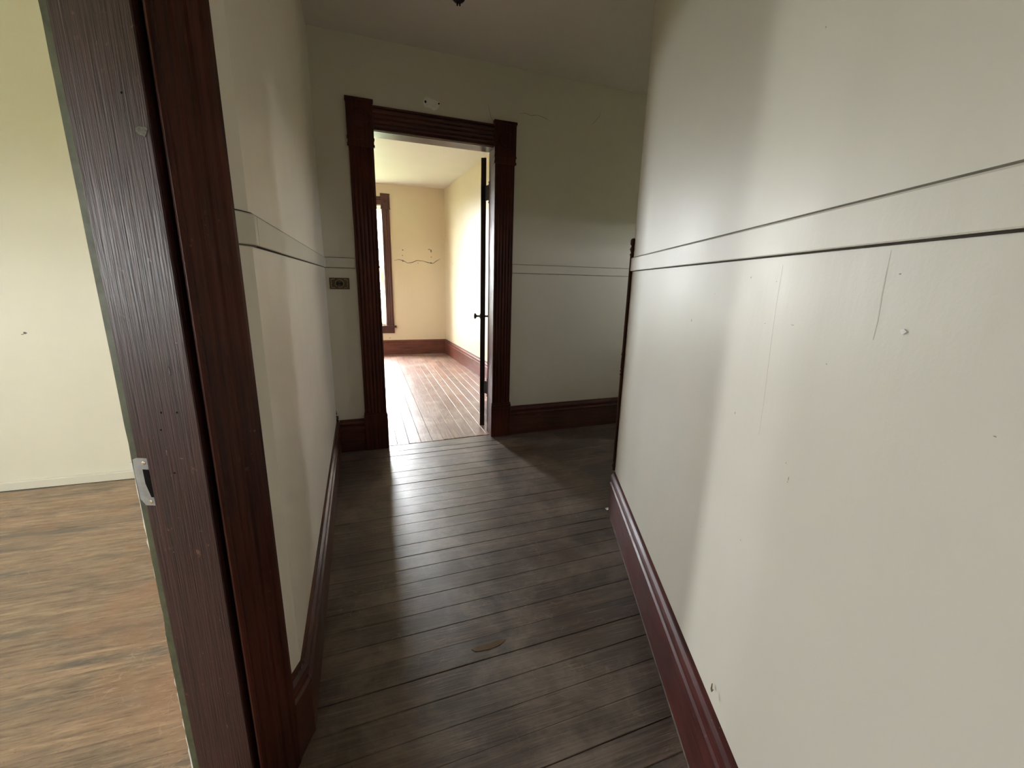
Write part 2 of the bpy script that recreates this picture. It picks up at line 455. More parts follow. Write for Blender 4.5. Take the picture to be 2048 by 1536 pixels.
dpart('jamb', jamb(0.708, 1), 'jamb', label='worn purple-brown jamb with strike plate')
dpart('jamb', jamb(-0.145, -1), 'jamb')
bm = B(); along(bm, [(0, -0.613), (0.021, -0.613), (0.021, -0.745), (0.010, -0.745), (0.010, -0.724), (0, -0.724)], P(0, 0, HEADZ - 0.004), Z, N, D, -0.145, 0.708); dpart('head_jamb', bm, 'jamb')
# dark slot between jamb and casing
bm = B(); upright(bm, [(0, 0), (0.018, 0), (0.018, 0.002), (0, 0.002)], P(0.7285, -0.615), D, N, 0, HEADZ); dpart('joint', bm, 'sub')
# painted casing on the room side, seen on edge, with chipped plaster
rz = random.Random(3)
def ragged(z0, z1, step, n0, fn, th, s0):
    bm = B(); z = z0; left = []; right = []
    while z < z1:
        left.append(P(s0, n0 - fn(z), z)); right.append(P(s0, n0, z)); z += step * rz.uniform(0.5, 1.5)
    left.append(P(s0, n0 - fn(z1), z1)); right.append(P(s0, n0, z1))
    for i in range(len(left) - 1):
        slab_on(bm, [right[i], right[i + 1], left[i + 1], left[i]], D, th)
    return bm


dpart('edge_strip', ragged(0, HEADZ, 0.05, -0.7448, lambda z: 0.0125 + rz.uniform(-0.0006, 0.0008) + (0.003 if z < 0.55 else 0), 0.018, 0.7112), 'olive', label='olive green painted edge of the jamb')
dpart('chipped_plaster', ragged(0.0, 0.925, 0.018, -0.7565, lambda z: (0.0035 if z < 0.56 else 0) + max(0.0015, 0.0042 + 0.0015 * math.sin(z * 9) + rz.uniform(-0.0028, 0.0028)), 0.010, 0.7135), 'plaster', label='white chipped plaster edge')
dpart('plaster_edge', ragged(0.925, HEADZ, 0.06, -0.7568, lambda z: 0.0016 + rz.uniform(-0.0004, 0.0006), 0.010, 0.716), 'white')
bm = B(); upright(bm, [(0.015, 0), (0.13, 0), (0.13, 0.012), (0.015, 0.012)], P(0.713, NLB - 0.012), D, N, 0, HEADZ); dpart('room_casing', bm, 'white')
# strike plate
sp = empty('strike_plate', (0, 0, 0), parent=dw, label='dull grey steel strike plate')
def spart(name, bm, mat, smooth=False):
    off = P(0.3, -0.68)
    for v in bm.verts: v.co -= off
    return mk(name, bm, mat, sp, smooth=smooth)
ps = 0.7094; zt, zb = 0.937, 0.838
bm = B()
slab_on(bm, [P(ps, -0.7250, zb), P(ps, -0.7455, zb), P(ps, -0.7455, zt), P(ps, -0.7250, zt)], D, 0.0014)
slab_on(bm, [P(ps, -0.7455, zb + 0.002), P(ps, -0.7455, zt), P(ps + 0.0012, -0.7545, zt - 0.004), P(ps + 0.0012, -0.7560, zt - 0.03), P(ps + 0.0012, -0.7545, zb + 0.012)], D, 0.0014)
spart('plate', bm, 'steel')
bm = B(); slab_on(bm, [P(ps, -0.7250, 0.856), P(ps, -0.7300, 0.856), P(ps, -0.7368, 0.884), P(ps, -0.7372, 0.914), P(ps, -0.7250, 0.914)], -D, 0.0003); spart('latch_hole', bm, 'sub')
for zz in (0.927, 0.846):
    bm = B(); lathe(bm, [(0.0036, 0), (0.0036, 0.0008), (0.0022, 0.0013)], P(ps, -0.7325, zz), -D, 12); spart('screw', bm, 'brass_hi')
# small things stuck in and on the jamb
def blob_on(px, py, pt, nrm, r, th, n=9, sq=1.0, rnd=rz):
    c = hit(px, py, pt, nrm); e = Z.cross(nrm)
    e = e.normalized() if e.length > 0.01 else V(1, 0, 0); f = nrm.cross(e)
    return [c + e * (math.cos(a) * r * rnd.uniform(0.7, 1.2)) + f * (math.sin(a) * r * sq * rnd.uniform(0.7, 1.2)) for a in [2 * math.pi * k / n for k in range(n)]]


jp = P(0.7079, 0)
bm = B(); slab_on(bm, blob_on(285, 262, jp, D, 0.0105, 0, 13, 0.75), -D, 0.0006); dpart('tape_scrap', bm, 'tape', label='grey scrap of old tape')
for px, py in ((243, 185), (354, 825), (349, 946), (322, 825), (322, 860)):
    bm = B(); slab_on(bm, blob_on(px, py, jp, D, 0.0019, 0, 8), -D, 0.0004); dpart('nail_hole', bm, 'sub')
for px, py, r, sq in ((353, 686, 0.003, 0.3), (339, 744, 0.0014, 6), (334, 905, 0.0015, 5), (364, 917, 0.004, 0.35), (357, 1035, 0.004, 0.2), (403, 1062, 0.004, 0.25), (348, 1104, 0.002, 0.8), (440, 1239, 0.0015, 3), (406, 1306, 0.0035, 0.5), (457, 1386, 0.0035, 0.4), (455, 1452, 0.0017, 4)):
    bm = B(); slab_on(bm, blob_on(px, py, jp, D, r, 0, 8, sq), -D, 0.0004); dpart('scratch', bm, 'tape')

# ------------------------------------------------------------------ doorway to the far room
TE = V(1, 0.035, 0).normalized(); NE = V(0.035, -1, 0).normalized()      # along the end wall / out into the hall
def E(x, w_=0.0, z=0.0): return V(x, yend(x), z) + NE * w_


door2 = empty('door_2', E(0.5, -0.07), kind='structure', label='dark fluted wooden doorframe in the end wall with its door open', cat='door')
def epart(name, bm, mat, parent=door2, smooth=False, label=None, off=E(0.5, -0.07)):
    for v in bm.verts: v.co -= off
    return mk(name, bm, mat, parent, smooth=smooth, label=label)


for x0 in (-0.072, 0.922):
    bm = B(); upright(bm, reeded(0.155 if x0 < 0 else 0.153, 0.022), E(x0), TE, NE, 0.285, 2.115); epart('casing', bm, 'wood_v', label='fluted dark casing')
    cx0, cx1 = x0 - 0.009, x0 + 0.162
    pl = B(); upright(pl, [(0, 0), (0, 0.026), (0.004, 0.029), (0.167, 0.029), (0.171, 0.026), (0.171, 0)], E(cx0), TE, NE, 0, 0.245)
    upright(pl, [(0.002, 0), (0.002, 0.025), (0.169, 0.025), (0.169, 0)], E(cx0), TE, NE, 0.245, 0.262)
    upright(pl, [(0.0, 0), (0.0, 0.030), (0.171, 0.030), (0.171, 0)], E(cx0), TE, NE, 0.262, 0.274)
    upright(pl, [(0.003, 0), (0.003, 0.025), (0.168, 0.025), (0.168, 0)], E(cx0), TE, NE, 0.274, 0.29)
    epart('plinth_block', pl, 'wood_v')
    bk = B()
    upright(bk, [(0, 0), (0, 0.028), (0.171, 0.028), (0.171, 0)], E(cx0), TE, NE, 2.11, 2.125)
    upright(bk, [(0.004, 0), (0.004, 0.025), (0.167, 0.025), (0.167, 0)], E(cx0), TE, NE, 2.125, 2.150)
    upright(bk, [(0, 0), (0, 0.029), (0.171, 0.029), (0.171, 0)], E(cx0), TE, NE, 2.150, 2.165)
    upright(bk, [(0.003, 0), (0.003, 0.026), (0.168, 0.026), (0.168, 0)], E(cx0), TE, NE, 2.165, 2.372)
    upright(bk, [(-0.001, 0), (-0.001, 0.032), (0.172, 0.032), (0.172, 0)], E(cx0), TE, NE, 2.372, 2.390)
    b_ = epart('corner_block', bk, 'wood_v')
    rs = B(); lathe(rs, [(0.062, 0), (0.062, 0.004), (0.055, 0.007), (0.050, 0.003), (0.040, 0.003), (0.034, 0.008), (0.026, 0.004), (0.015, 0.007), (0.001, 0.009)], E((cx0 + cx1) / 2, 0.026, 2.268), NE, 24)
    epart('rosette', rs, 'wood_v', b_, True)
bm = B(); along(bm, [(u, w_) for u, w_ in reeded(0.145, 0.022, 4)], E(0.0, 0, 2.218), Z, NE, TE, 0.088, 0.916); epart('head_casing', bm, 'wood_h')
# jambs and head jamb of the end doorway
ob = 0.022
for x0, sg in ((0.083, -1), (0.926, 1)):
    bm = B(); q = lambda u, w_: E(x0 + sg * u, w_)
    prism(bm, [q(0, 0.001), q(0.016, 0.001), q(0.016, -WT - 0.001), q(0.010, -WT - 0.001), q(0.010, -0.108), q(0, -0.108)], 0, 2.235); epart('jamb', bm, 'wood_v')
bm = B(); along(bm, [(0, 0.001), (0.018, 0.001), (0.018, -WT), (0.010, -WT), (0.010, -0.108), (0, -0.108)], E(0, 0, 2.215), Z, NE, TE, 0.083, 0.926); epart('head_jamb', bm, 'wood_h')
for x0, u0 in ((0.083 - 0.13, 0), (0.936, 0)):
    bm = B(); upright(bm, [(0, 0), (0, -0.018), (0.13, -0.018), (0.13, 0)], E(x0, -WT), TE, NE, 0, 2.36); epart('back_casing', bm, 'far_wood')
bm = B(); along(bm, [(0, 0), (0.14, 0), (0.14, -0.018), (0, -0.018)], E(0, -WT, 2.225), Z, NE, TE, 0.083, 0.936); epart('back_casing', bm, 'far_wood')
# door leaf, standing open along the far room's side wall
HX, HY = 0.9365, 3.455                          # hinge pin
ang = math.radians(14.0)
LD = V(math.sin(ang), math.cos(ang), 0); LN = V(math.cos(ang), -math.sin(ang), 0)    # along the leaf / towards the side wall
L0 = V(0.887, 3.515, 0); LW, LT = 0.80, 0.040; LZ0, LZ1 = 0.012, 2.205
off2 = E(0.5, -0.07)
leaf = empty('door_leaf', (0, 0, 0), parent=door2, label='dark panelled door leaf seen edge on')
def lpart(name, bm, mat='door', smooth=False):
    for v in bm.verts: v.co -= off2
    return mk(name, bm, mat, leaf, smooth=smooth)
def lbox(bm, a0, a1, w0, w1, z0, z1):
    prism(bm, [L0 + LD * a0 + LN * w0, L0 + LD * a1 + LN * w0, L0 + LD * a1 + LN * w1, L0 + LD * a0 + LN * w1], z0, z1)
for a0 in (0, LW - 0.115):
    bm = B(); lbox(bm, a0, a0 + 0.115, 0, LT, LZ0, LZ1); lpart('stile', bm)
bm = B(); lbox(bm, 0.345, 0.455, 0, LT, LZ0 + 0.2, LZ1 - 0.12); lpart('mullion', bm)
for z0, z1 in ((LZ0, LZ0 + 0.22), (0.80, 0.99), (LZ1 - 0.12, LZ1)):
    bm = B(); lbox(bm, 0.115, LW - 0.115, 0.0005, LT - 0.0005, z0, z1); lpart('rail', bm)
for a0, a1 in ((0.115, 0.345), (0.455, LW - 0.115)):
    for z0, z1 in ((LZ0 + 0.22, 0.80), (0.99, LZ1 - 0.12)):
        bm = B(); lbox(bm, a0, a1, 0.012, LT - 0.012, z0, z1); lbox(bm, a0 + 0.035, a1 - 0.035, 0.006, LT - 0.006, z0 + 0.035, z1 - 0.035); lpart('panel', bm)
for w_, sg in ((0.0, -1), (LT, 1)):
    kn = L0 + LD * (LW - 0.058) + LN * w_ + V(0, 0, 0.925); ax = LN * sg
    bm = B(); lathe(bm, [(0.026, 0), (0.026, 0.003), (0.018, 0.006), (0.010, 0.009), (0.009, 0.032), (0.014, 0.038), (0.026, 0.044), (0.030, 0.052), (0.027, 0.060), (0.012, 0.065), (0.001, 0.066)], kn, ax, 20); lpart('knob', bm, 'iron', True)
for zc in (1.948, 0.372):
    hb = B(); hp = V(HX, HY, 0)
    lathe(hb, [(0.0055, zc - 0.06), (0.0055, zc + 0.06)], hp, Z, 10)
    for sg in (-1, 1): lathe(hb, [(0.003, 0), (0.003, 0.006), (0.0065, 0.011), (0.0065, 0.016), (0.002, 0.021)], hp + V(0, 0, zc + sg * 0.06), Z * sg, 10)
    q1 = L0 + LD * -0.001 + LN * (LT - 0.003)
    prism(hb, [hp + V(-0.003, -0.002, 0), hp + V(0.003, 0.003, 0), q1 + V(0.004, 0, 0), q1 + V(-0.004, -0.002, 0)], zc - 0.055, zc + 0.055)
    lbox(hb, -0.0015, 0.0, 0.002, LT, zc - 0.055, zc + 0.055)
    lpart('hinge', hb, 'iron')

# marks on the end wall
def wmark(name, pts, mat, parent, nrm, th=0.0007): bm = B(); slab_on(bm, pts, nrm, th); return mk(name, bm, mat, parent)
eo = E(0, 0); ew = [hit(x, y, eo, NE) for x, y in ((846, 203), (850, 194), (858, 196), (866, 199), (878, 204), (880, 209), (876, 217), (868, 222), (861, 217), (849, 214))]
patch = wmark('plaster_patch', ew, 'plaster', wall_end, NE, 0.001)
for px, py, r in ((851, 203.5, 0.0075), (877.5, 207.5, 0.006)):
    wmark('screw_hole', [p + NE * 0.0011 for p in blob_on(px, py, eo, NE, r, 0, 9)], 'sub', wall_end, NE, 0.0004)


def crack(name, pix, pt, nrm, wd, mat, parent):
    ps_ = [hit(x, y, pt, nrm) for x, y in pix]; bm = B(); prev = None
    for i, p in enumerate(ps_):
        d = (ps_[min(i + 1, len(ps_) - 1)] - ps_[max(i - 1, 0)]).normalized(); c = nrm.cross(d) * wd * rz.uniform(0.5, 1.3) * (0.3 if i in (0, len(ps_) - 1) else 1)
        cur = (p - c, p + c)
        if prev: slab_on(bm, [prev[0], prev[1], cur[1], cur[0]], nrm, 0.0002)
        prev = cur
    return mk(name, bm, mat, parent)


crack('crack', [(976, 208), (979, 222), (982, 234), (986, 243)], eo, NE, 0.0012, 'gap', wall_end)
crack('crack', [(1035, 227), (1050, 226), (1062, 231), (1075, 230), (1090, 236), (1102, 243)], eo, NE, 0.0010, 'gap_soft', wall_end)
crack('crack', [(1202, 221), (1198, 234), (1190, 243), (1182, 250)], eo, NE, 0.0010, 'gap_soft', wall_end)

# ------------------------------------------------------------------ switch plate
swc = hit(679, 567, eo, NE)
sw = empty('switch_plate', swc, label='ornate tarnished brass push-button switch plate on the end wall', cat='switch plate')
def swp(name, bm, mat, smooth=False): return mk(name, bm, mat, sw, smooth=smooth)
HWd, HHt = 0.064, 0.038
def SP(u, v, w_): return TE * u + Z * v + NE * w_
bm = B(); loops(bm, [[SP(sx * HWd * k, sz * HHt * j, w_) for sx, sz in ((-1, -1), (1, -1), (1, 1), (-1, 1))] for k, j, w_ in ((1, 1, 0), (1, 1, 0.003), (0.97, 0.95, 0.0045))])
swp('plate', bm, 'brass')
bm = B()
for a in range(16):
    t_ = 2 * math.pi * a / 16
    lathe(bm, [(0.0035, 0.0), (0.003, 0.002), (0.001, 0.003)], SP(math.cos(t_) * 0.027, math.sin(t_) * 0.026, 0.0043), NE, 8)
for sx in (-1, 1):
    for v_ in (-0.024, -0.012, 0.0, 0.012, 0.024):
        lathe(bm, [(0.0042, 0.0), (0.0035, 0.002), (0.001, 0.0032)], SP(sx * 0.052, v_, 0.0043), NE, 8)
    for u_ in (0.034, 0.043):
        for sz in (-1, 1): lathe(bm, [(0.0036, 0.0), (0.003, 0.002), (0.001, 0.003)], SP(sx * u_, sz * 0.028, 0.0043), NE, 8)
swp('beading', bm, 'brass_hi', True)
for sx in (-1, 1):
    bm = B(); lathe(bm, [(0.010, 0), (0.010, 0.003), (0.0085, 0.003), (0.0085, 0.001 if sx > 0 else 0.007), (0.001, 0.002 if sx > 0 else 0.009)], SP(sx * 0.0115, 0, 0.0044), NE, 16); swp('button', bm, 'iron', True)

# ------------------------------------------------------------------ ceiling stub
ch = hit(917, -3, V(0, 0, CEIL), V(0, 0, 1))
st = empty('ceiling_hook', (ch.x, ch.y, CEIL), label='small black metal fixture stub on the hall ceiling', cat='fixture stub')
bm = B(); lathe(bm, [(0.034, 0), (0.034, -0.004), (0.026, -0.012), (0.010, -0.017), (0.001, -0.018)], V(0, 0, 0), Z, 18); mk('base', bm, 'iron', st, smooth=True)
bm = B(); lathe(bm, [(0.004, -0.016), (0.004, -0.034), (0.001, -0.036)], V(-0.007, 0, 0), Z, 8); lathe(bm, [(0.004, -0.016), (0.004, -0.030), (0.001, -0.032)], V(0.008, 0.004, 0), Z, 8); mk('wire_stub', bm, 'iron', st)

# ------------------------------------------------------------------ marks on the right wall
ro = P(0, NR); RN = -N
for px, py, r, sq in ((1383, 641, 0.004, 2.2), (1382, 741, 0.0016, 1.5), (1530, 647, 0.004, 0.6), (1585, 650, 0.010, 0.14), (1653, 728, 0.0024, 1), (1587, 650, 0.003, 0.3), (1470, 826, 0.003, 2.0), (1572, 926, 0.0022, 1.2), (1577, 958, 0.0026, 3.0), (1575, 964, 0.003, 0.8),
                      (1990, 873, 0.0035, 0.5), (1652, 54, 0.003, 1.0), (1553, 563, 0.002, 1), (1311, 1044, 0.0012, 4), (1296, 1060, 0.0020, 1.4), (1402, 1054, 0.0022, 1.3), (1481, 1080, 0.0022, 1.4), (1800, 548, 0.004, 0.6), (1430, 588, 0.0016, 2), (1502, 555, 0.002, 2)):
    wmark('scuff', blob_on(px, py, ro, RN, r * 0.5, 0, 8, sq), 'scuff', wall_right, RN, 0.0003)
crack('hairline_crack', [(1566, 530), (1556, 590), (1547, 650), (1538, 720), (1528, 800), (1518, 870)], ro, RN, 0.00028, 'faint', wall_right)
crack('paint_ridge', [(1783, 500), (1774, 540), (1764, 590), (1756, 640), (1746, 680)], ro, RN, 0.0012, 'faint', wall_right)
wmark('paint_chip', blob_on(1808, 663, ro, RN, 0.005, 0, 9, 0.7), 'plaster', wall_right, RN, 0.0015)
# splinter at the baseboard and chips on the left outside corner
sp_ = hit(1424, 1384, P(0, NR - 0.01), RN)
bm = B(); slab_on(bm, [sp_ + V(0, 0, 0.0), sp_ + D * 0.006 + V(0, 0, 0.004), sp_ + D * 0.004 + V(0, 0, 0.022), sp_ + D * 0.001 + V(0, 0, 0.008), sp_ - D * 0.006 + V(0, 0, 0.014)], RN, 0.002); mk('splinter', bm, 'bare', bb_right)
for px, py, r, sq in ((603, 1333, 0.004, 2.4), (596, 1346, 0.003, 2), (619, 1349, 0.003, 0.8), (622, 1355, 0.002, 1.6), (606, 1318, 0.0025, 1.8)):
    q = hit(px, py, K + V(0.02, 0, 0), V(1, -0.3, 0).normalized())
    bm = B(); slab_on(bm, blob_on(px, py, K + V(0.024, -0.004, 0), V(0.93, -0.36, 0).normalized(), r, 0, 6, sq), V(0.93, -0.36, 0).normalized(), 0.0012); mk('paint_chip', bm, 'olive' if px < 600 else 'tape', bb_left)
# dirt clump in the corner by the switch wall
bm = B()
for k in range(26):
    t_ = rz.random() ** 1.6; wd_ = 0.016 * (1 - t_) + 0.002
    c = V(xleft(3.2) + 0.002 + rz.uniform(0, wd_), yend(-0.26) - 0.002 - rz.uniform(0, wd_), 0.248 + 0.085 * t_); rr = 0.0065 * (1.15 - t_)
    lathe(bm, [(0.001, -rr), (rr * rz.uniform(0.6, 1), -rr * 0.4), (rr * rz.uniform(0.6, 1), rr * 0.4), (0.001, rr)], c, V(rz.uniform(-1, 1), rz.uniform(-1, 1), 1), 6)
mk('crumbled_plaster', bm, 'gap', wall_left, label='dark crumbled plaster in the corner above the baseboard')

# ------------------------------------------------------------------ floors
def plank_bm(pts, z1, th=0.018, bev=0.0012):
    """board from a plan polygon with eased top edges"""
    c = sum((Vector((p[0], p[1], 0)) for p in pts), Vector()) / len(pts); bm = B()
    pts = [Vector((p[0], p[1], 0)) for p in pts]; n = len(pts); inn = []
    for i, p in enumerate(pts):
        d1 = (p - pts[i - 1]).normalized(); d2 = (pts[(i + 1) % n] - p).normalized()
        n1 = V(-d1.y, d1.x, 0); n2 = V(-d2.y, d2.x, 0); m = (n1 + n2).normalized(); inn.append(p + m * (bev / max(0.3, m.dot(n1))))
    loops(bm, [[p + V(0, 0, z1 - th) for p in pts], [p + V(0, 0, z1 - bev) for p in pts], [p + V(0, 0, z1) for p in inn]])
    return bm, c


def lay(parent, pts, mat, z1=0.0, bev=0.0012, name='plank'):
    bm, c = plank_bm(pts, z1, bev=bev)
    return mk(name, bm, mat, parent)


def clip(poly, f):
    out = []
    for i, p in enumerate(poly):
        q = poly[(i + 1) % len(poly)]; a, b = f(p), f(q)
        if a >= 0: out.append(p)
        if (a >= 0) != (b >= 0): t = a / (a - b); out.append((p[0] + (q[0] - p[0]) * t, p[1] + (q[1] - p[1]) * t))
    return out


rf = random.Random(11)
bm = B(); prism(bm, [(-0.35, 3.3), P(0.8, -0.68), P(-2.4, -0.68), P(-2.4, 0.5), P(SE - 0.2, 0.5), (3.5, 1.8), (3.5, 3.34), (0.5, 3.3)], -0.06, -0.0185)
floor = mk('floor', bm, 'sub', kind='structure', label='dark worn floorboards of the hall laid crosswise', cat='floor')
GR = 0.035
def line_n(y, n):                       # x on the line of constant n at a given y
    return (n + math.sin(TH) * y) / math.cos(TH)
def hxl(y):
    if y > K.y: return xleft(y) + 0.004
    return line_n(y, -0.655 if y < 0.72 else NL + 0.004)
def hxr(y):
    return line_n(y, NR - 0.004) if y < RC.y - 0.02 else 3.495
W_ = 0.0941
y = 1.2495
rows = []
k = -38
while True:
    y0 = 1.2495 + k * W_; k += 1
    if y0 > 3.15: break
    rows.append(y0)
for y0 in rows:
    y1 = min(y0 + W_, 3.124); g = rf.choice((0.0006, 0.0009, 0.0014, 0.0021)); 
    a, b = y0 + g * 0.5, y1 - g * 0.5
    if b - a < 0.01: continue
    def cut(yy, left):
        x = hxl(yy) if left else hxr(yy)
        for _ in range(3): x = hxl(yy + GR * x) if left else hxr(yy + GR * x)
        return x
    if y0 + GR * 1.2 > RC.y - 0.13 and y0 + GR * 1.2 < RC.y + 0.02:      # the board that passes the wall corner
        xr0 = line_n(a + 0.04, NR - 0.004); xr1 = xr0
        if y0 + GR * 1.2 + W_ < RC.y + 0.02: xr0, xr1 = cut(a, False), min(cut(b, False), RC.x)
        else: xr0 = xr1 = RC.x - 0.02
    else: xr0, xr1 = cut(a, False), cut(b, False)
    xl0, xl1 = cut(a, True), cut(b, True)
    lay(floor, [(xl0, a + GR * xl0), (xr0, a + GR * xr0), (xr1, b + GR * xr1), (xl1, b + GR * xl1)], 'plank_hall', rf.uniform(-0.0012, 0.0006), rf.uniform(0.0008, 0.0022))
# boards right against the end wall and the threshold board in the doorway
lay(floor, [(-0.27, 3.1255 - 0.27 * GR), (0.075, 3.1255 + GR * 0.075), (0.075, yend(0.075) - 0.002), (-0.27, yend(-0.27) - 0.002)], 'plank_hall')
lay(floor, [(0.938, 3.1255 + GR * 0.938), (3.49, 3.1255 + 3.49 * GR), (3.49, yend(3.49) - 0.002), (0.938, yend(0.938) - 0.002)], 'plank_hall')
lay(floor, [(0.077, 3.1265 + GR * 0.077), (0.936, 3.1265 + GR * 0.936), (0.936, 3.292), (0.077, 3.243)], 'plank_hall', 0.001, 0.002, 'threshold_board')

# a torn bare patch in one board
bm = B(); slab_on(bm, [hit(x, y, V(0, 0, 0.0008), Z) for x, y in ((943, 1299), (955, 1293), (972, 1289), (985, 1284), (1000, 1279), (1012, 1278), (1006, 1285), (995, 1292), (980, 1298), (962, 1302), (950, 1303))], Z, 0.0005); mk('torn_patch', bm, 'bare', floor, label='bare torn patch in a floorboard')
# side room floor
RNY, RW, RS = 3.115, -4.4, -2.6
bm = B(); prism(bm, [(RW, RNY + 0.1), (-0.41, RNY + 0.1), P(0.8, -0.70), P(-2.9, -0.70), (RW, RS)], -0.06, -0.0185)
floor2 = mk('floor_side_room', bm, 'sub', kind='structure', label='bare brown worn floorboards of the side room', cat='floor')
yy = RS + 0.01; GS = 0.014
while yy < RNY - 0.02:
    y1 = min(yy + 0.093, RNY - 0.004); g = rf.choice((0.0003, 0.0004, 0.0006, 0.0012)); a, b = yy + g / 2, y1 - g / 2
    def rx(t): return -0.432 if t > 0.96 else line_n(t, -0.658 if -0.18 < t - 0.26 < 0.46 else NLB - 0.003) if t > -2.5 else line_n(t, NLB - 0.003)
    xs = [RW + 0.004, min(rx(a), rx(b))]
    j = rf.uniform(-2.5, -1.2)
    for x0, x1 in (xs,):
        lay(floor2, [(x0, a), (x1, a), (x1, b), (x0, b)], 'plank_room', rf.uniform(-0.0005, 0.0005), 0.0007)
    yy = y1
# far room floor
FY, FW_ = 7.5, -3.4
def fright(y): return 1.26 + (7.5 - y) * 0.0707
bm = B(); prism(bm, [(FW_, 3.36), (0.08, 3.36), (0.08, 3.23), (0.94, 3.28), (0.94, 3.36), (1.6, 3.36), (1.3, FY + 0.05), (FW_, FY + 0.05)], -0.06, -0.0185)
floor3 = mk('floor_far_room', bm, 'sub', kind='structure', label='sunlit reddish floorboards of the far room running lengthwise', cat='floor')
x = FW_ + 0.01 - 0.0; x = 0.155 - 0.0925 * 38
while x < 1.56:
    x1 = x + 0.0925; g = rf.choice((0.0008, 0.0012, 0.002, 0.003)); a, b = max(x, FW_ + 0.004) + g / 2, x1 - g / 2
    ys = 3.402
    if a > 0.07 and b < 0.94: ys = 3.256 + 0.066 * (a - 0.09)
    ye = FY - 0.004
    sl = -0.013
    if b > 0.94 or a < 0.07: sl = -0.013
    dd = sl * (ye - 3.402); yd = 3.256 + 0.066 * (max(a, 0.083) - 0.09)
    if a < 0.083 < b: aa = [(0.084, yd), (b, yd), (b + dd, ye), (a + dd, ye), (a, 3.402), (0.084, 3.402)]
    elif a < 0.926 < b: aa = [(a, yd), (0.925, yd), (0.925, 3.402), (b, 3.402), (b + dd, ye), (a + dd, ye)]
    elif a > 0.083 and b < 0.926: aa = [(a, yd), (b, yd), (b + dd, ye), (a + dd, ye)]
    else: aa = [(a, 3.402), (b, 3.402), (b + dd, ye), (a + dd, ye)]
    aa = clip(aa, lambda p: fright(p[1]) + 0.03 - p[0])
    if len(aa) >= 3: lay(floor3, aa, 'plank_far', rf.uniform(-0.001, 0.0005), 0.0014)
    x = x1

# ------------------------------------------------------------------ wall round the corner
HW = (2.40, 2.72, 1.40, 1.78)
hw = B()
for u0, u1, z0, z1 in ((1.6, HW[0], 0, CEIL), (HW[0], HW[1], 0, HW[2]), (HW[0], HW[1], HW[3], CEIL), (HW[1], 3.6, 0, CEIL)): box(hw, 3.5, 3.65, u0, u1, z0, z1)
mk('wall_side', hw, 'hall', kind='structure', label='cream wall closing the hall round the corner', cat='wall')
# ------------------------------------------------------------------ side room shell
bm = B(); box(bm, RW - 0.15, -0.40, RNY, RNY + 0.14, 0, CEIL)
mk('wall_side_room_north', bm, 'room', kind='structure', label='bright pale wall of the side room facing the doorway', cat='wall')
def window_wall(name, axis, pos, th, a0, a1, holes, mat, label, z1=CEIL):
    """wall with window openings; axis 'x' = wall at x=pos running in y"""
    bm = B(); edges = [a0]
    def put(u0, u1, zz0, zz1):
        if axis == 'x': box(bm, pos - th, pos, u0, u1, zz0, zz1)
        else: box(bm, u0, u1, pos, pos + th, zz0, zz1)
    u = a0
    for h0, h1, hz0, hz1 in holes:
        put(u, h0, 0, z1); put(h0, h1, 0, hz0); put(h0, h1, hz1, z1); u = h1
    put(u, a1, 0, z1)
    return mk(name, bm, mat, kind='structure', label=label, cat='wall')
SW = [(-1.12, -0.82, 1.05, 1.70), (0.88, 1.28, 0.90, 1.95)]
window_wall('wall_side_room_west', 'x', RW, 0.15, RS - 0.15, RNY + 0.14, SW, 'room', 'pale window wall of the side room')
SW3 = [(-2.70, -2.37, 0.98, 1.68)]
window_wall('wall_side_room_south', 'y', RS - 0.15, 0.15, RW - 0.15, -1.62, SW3, 'room', 'pale wall of the side room behind the doorway')
bm = B(); prism(bm, [P(-3.0, NLB), P(-2.4, NLB), P(-2.4, NLB + 0.1), P(-3.0, NLB + 0.1)], 0, CEIL)
mk('wall_side_room_east', bm, 'room', kind='structure', label='short pale wall of the side room by the hall', cat='wall')
bm = B(); prism(bm, [(RW - 0.15, RNY + 0.14), (RW - 0.15, RS - 0.2), P(-3.0, NLB), P(0.9, NLB), (-0.40, RNY + 0.14)], CEIL, CEIL + 0.1)
mk('ceiling_side_room', bm, 'white', kind='structure', label='pale ceiling of the side room', cat='ceiling')
bm = B(); sweep(bm, [(0, 0.004), (0.014, 0.004), (0.014, 0.050), (0.010, 0.056), (0, 0.058)], [(RW, RNY), (-0.41, RNY)], -1)
bs = mk('baseboard_side_room', bm, 'white', kind='structure', label='low cream painted baseboard in the side room', cat='baseboard')
bm = B(); sweep(bm, [(0, 0), (0.012, 0), (0.012, 0.004), (0, 0.004)], [(RW, RNY), (-0.41, RNY)], -1); mk('joint', bm, 'gap', bs)
ns = V(0, -1, 0)
wsr = bpy.data.objects['wall_side_room_north']
for px, py, r, sq in ((50, 666, 0.009, 0.8), (45, 669, 0.008, 0.3)): wmark('scuff', blob_on(px, py, V(0, RNY, 0), ns, r, 0, 8, sq), 'mark', wsr, ns, 0.0006)

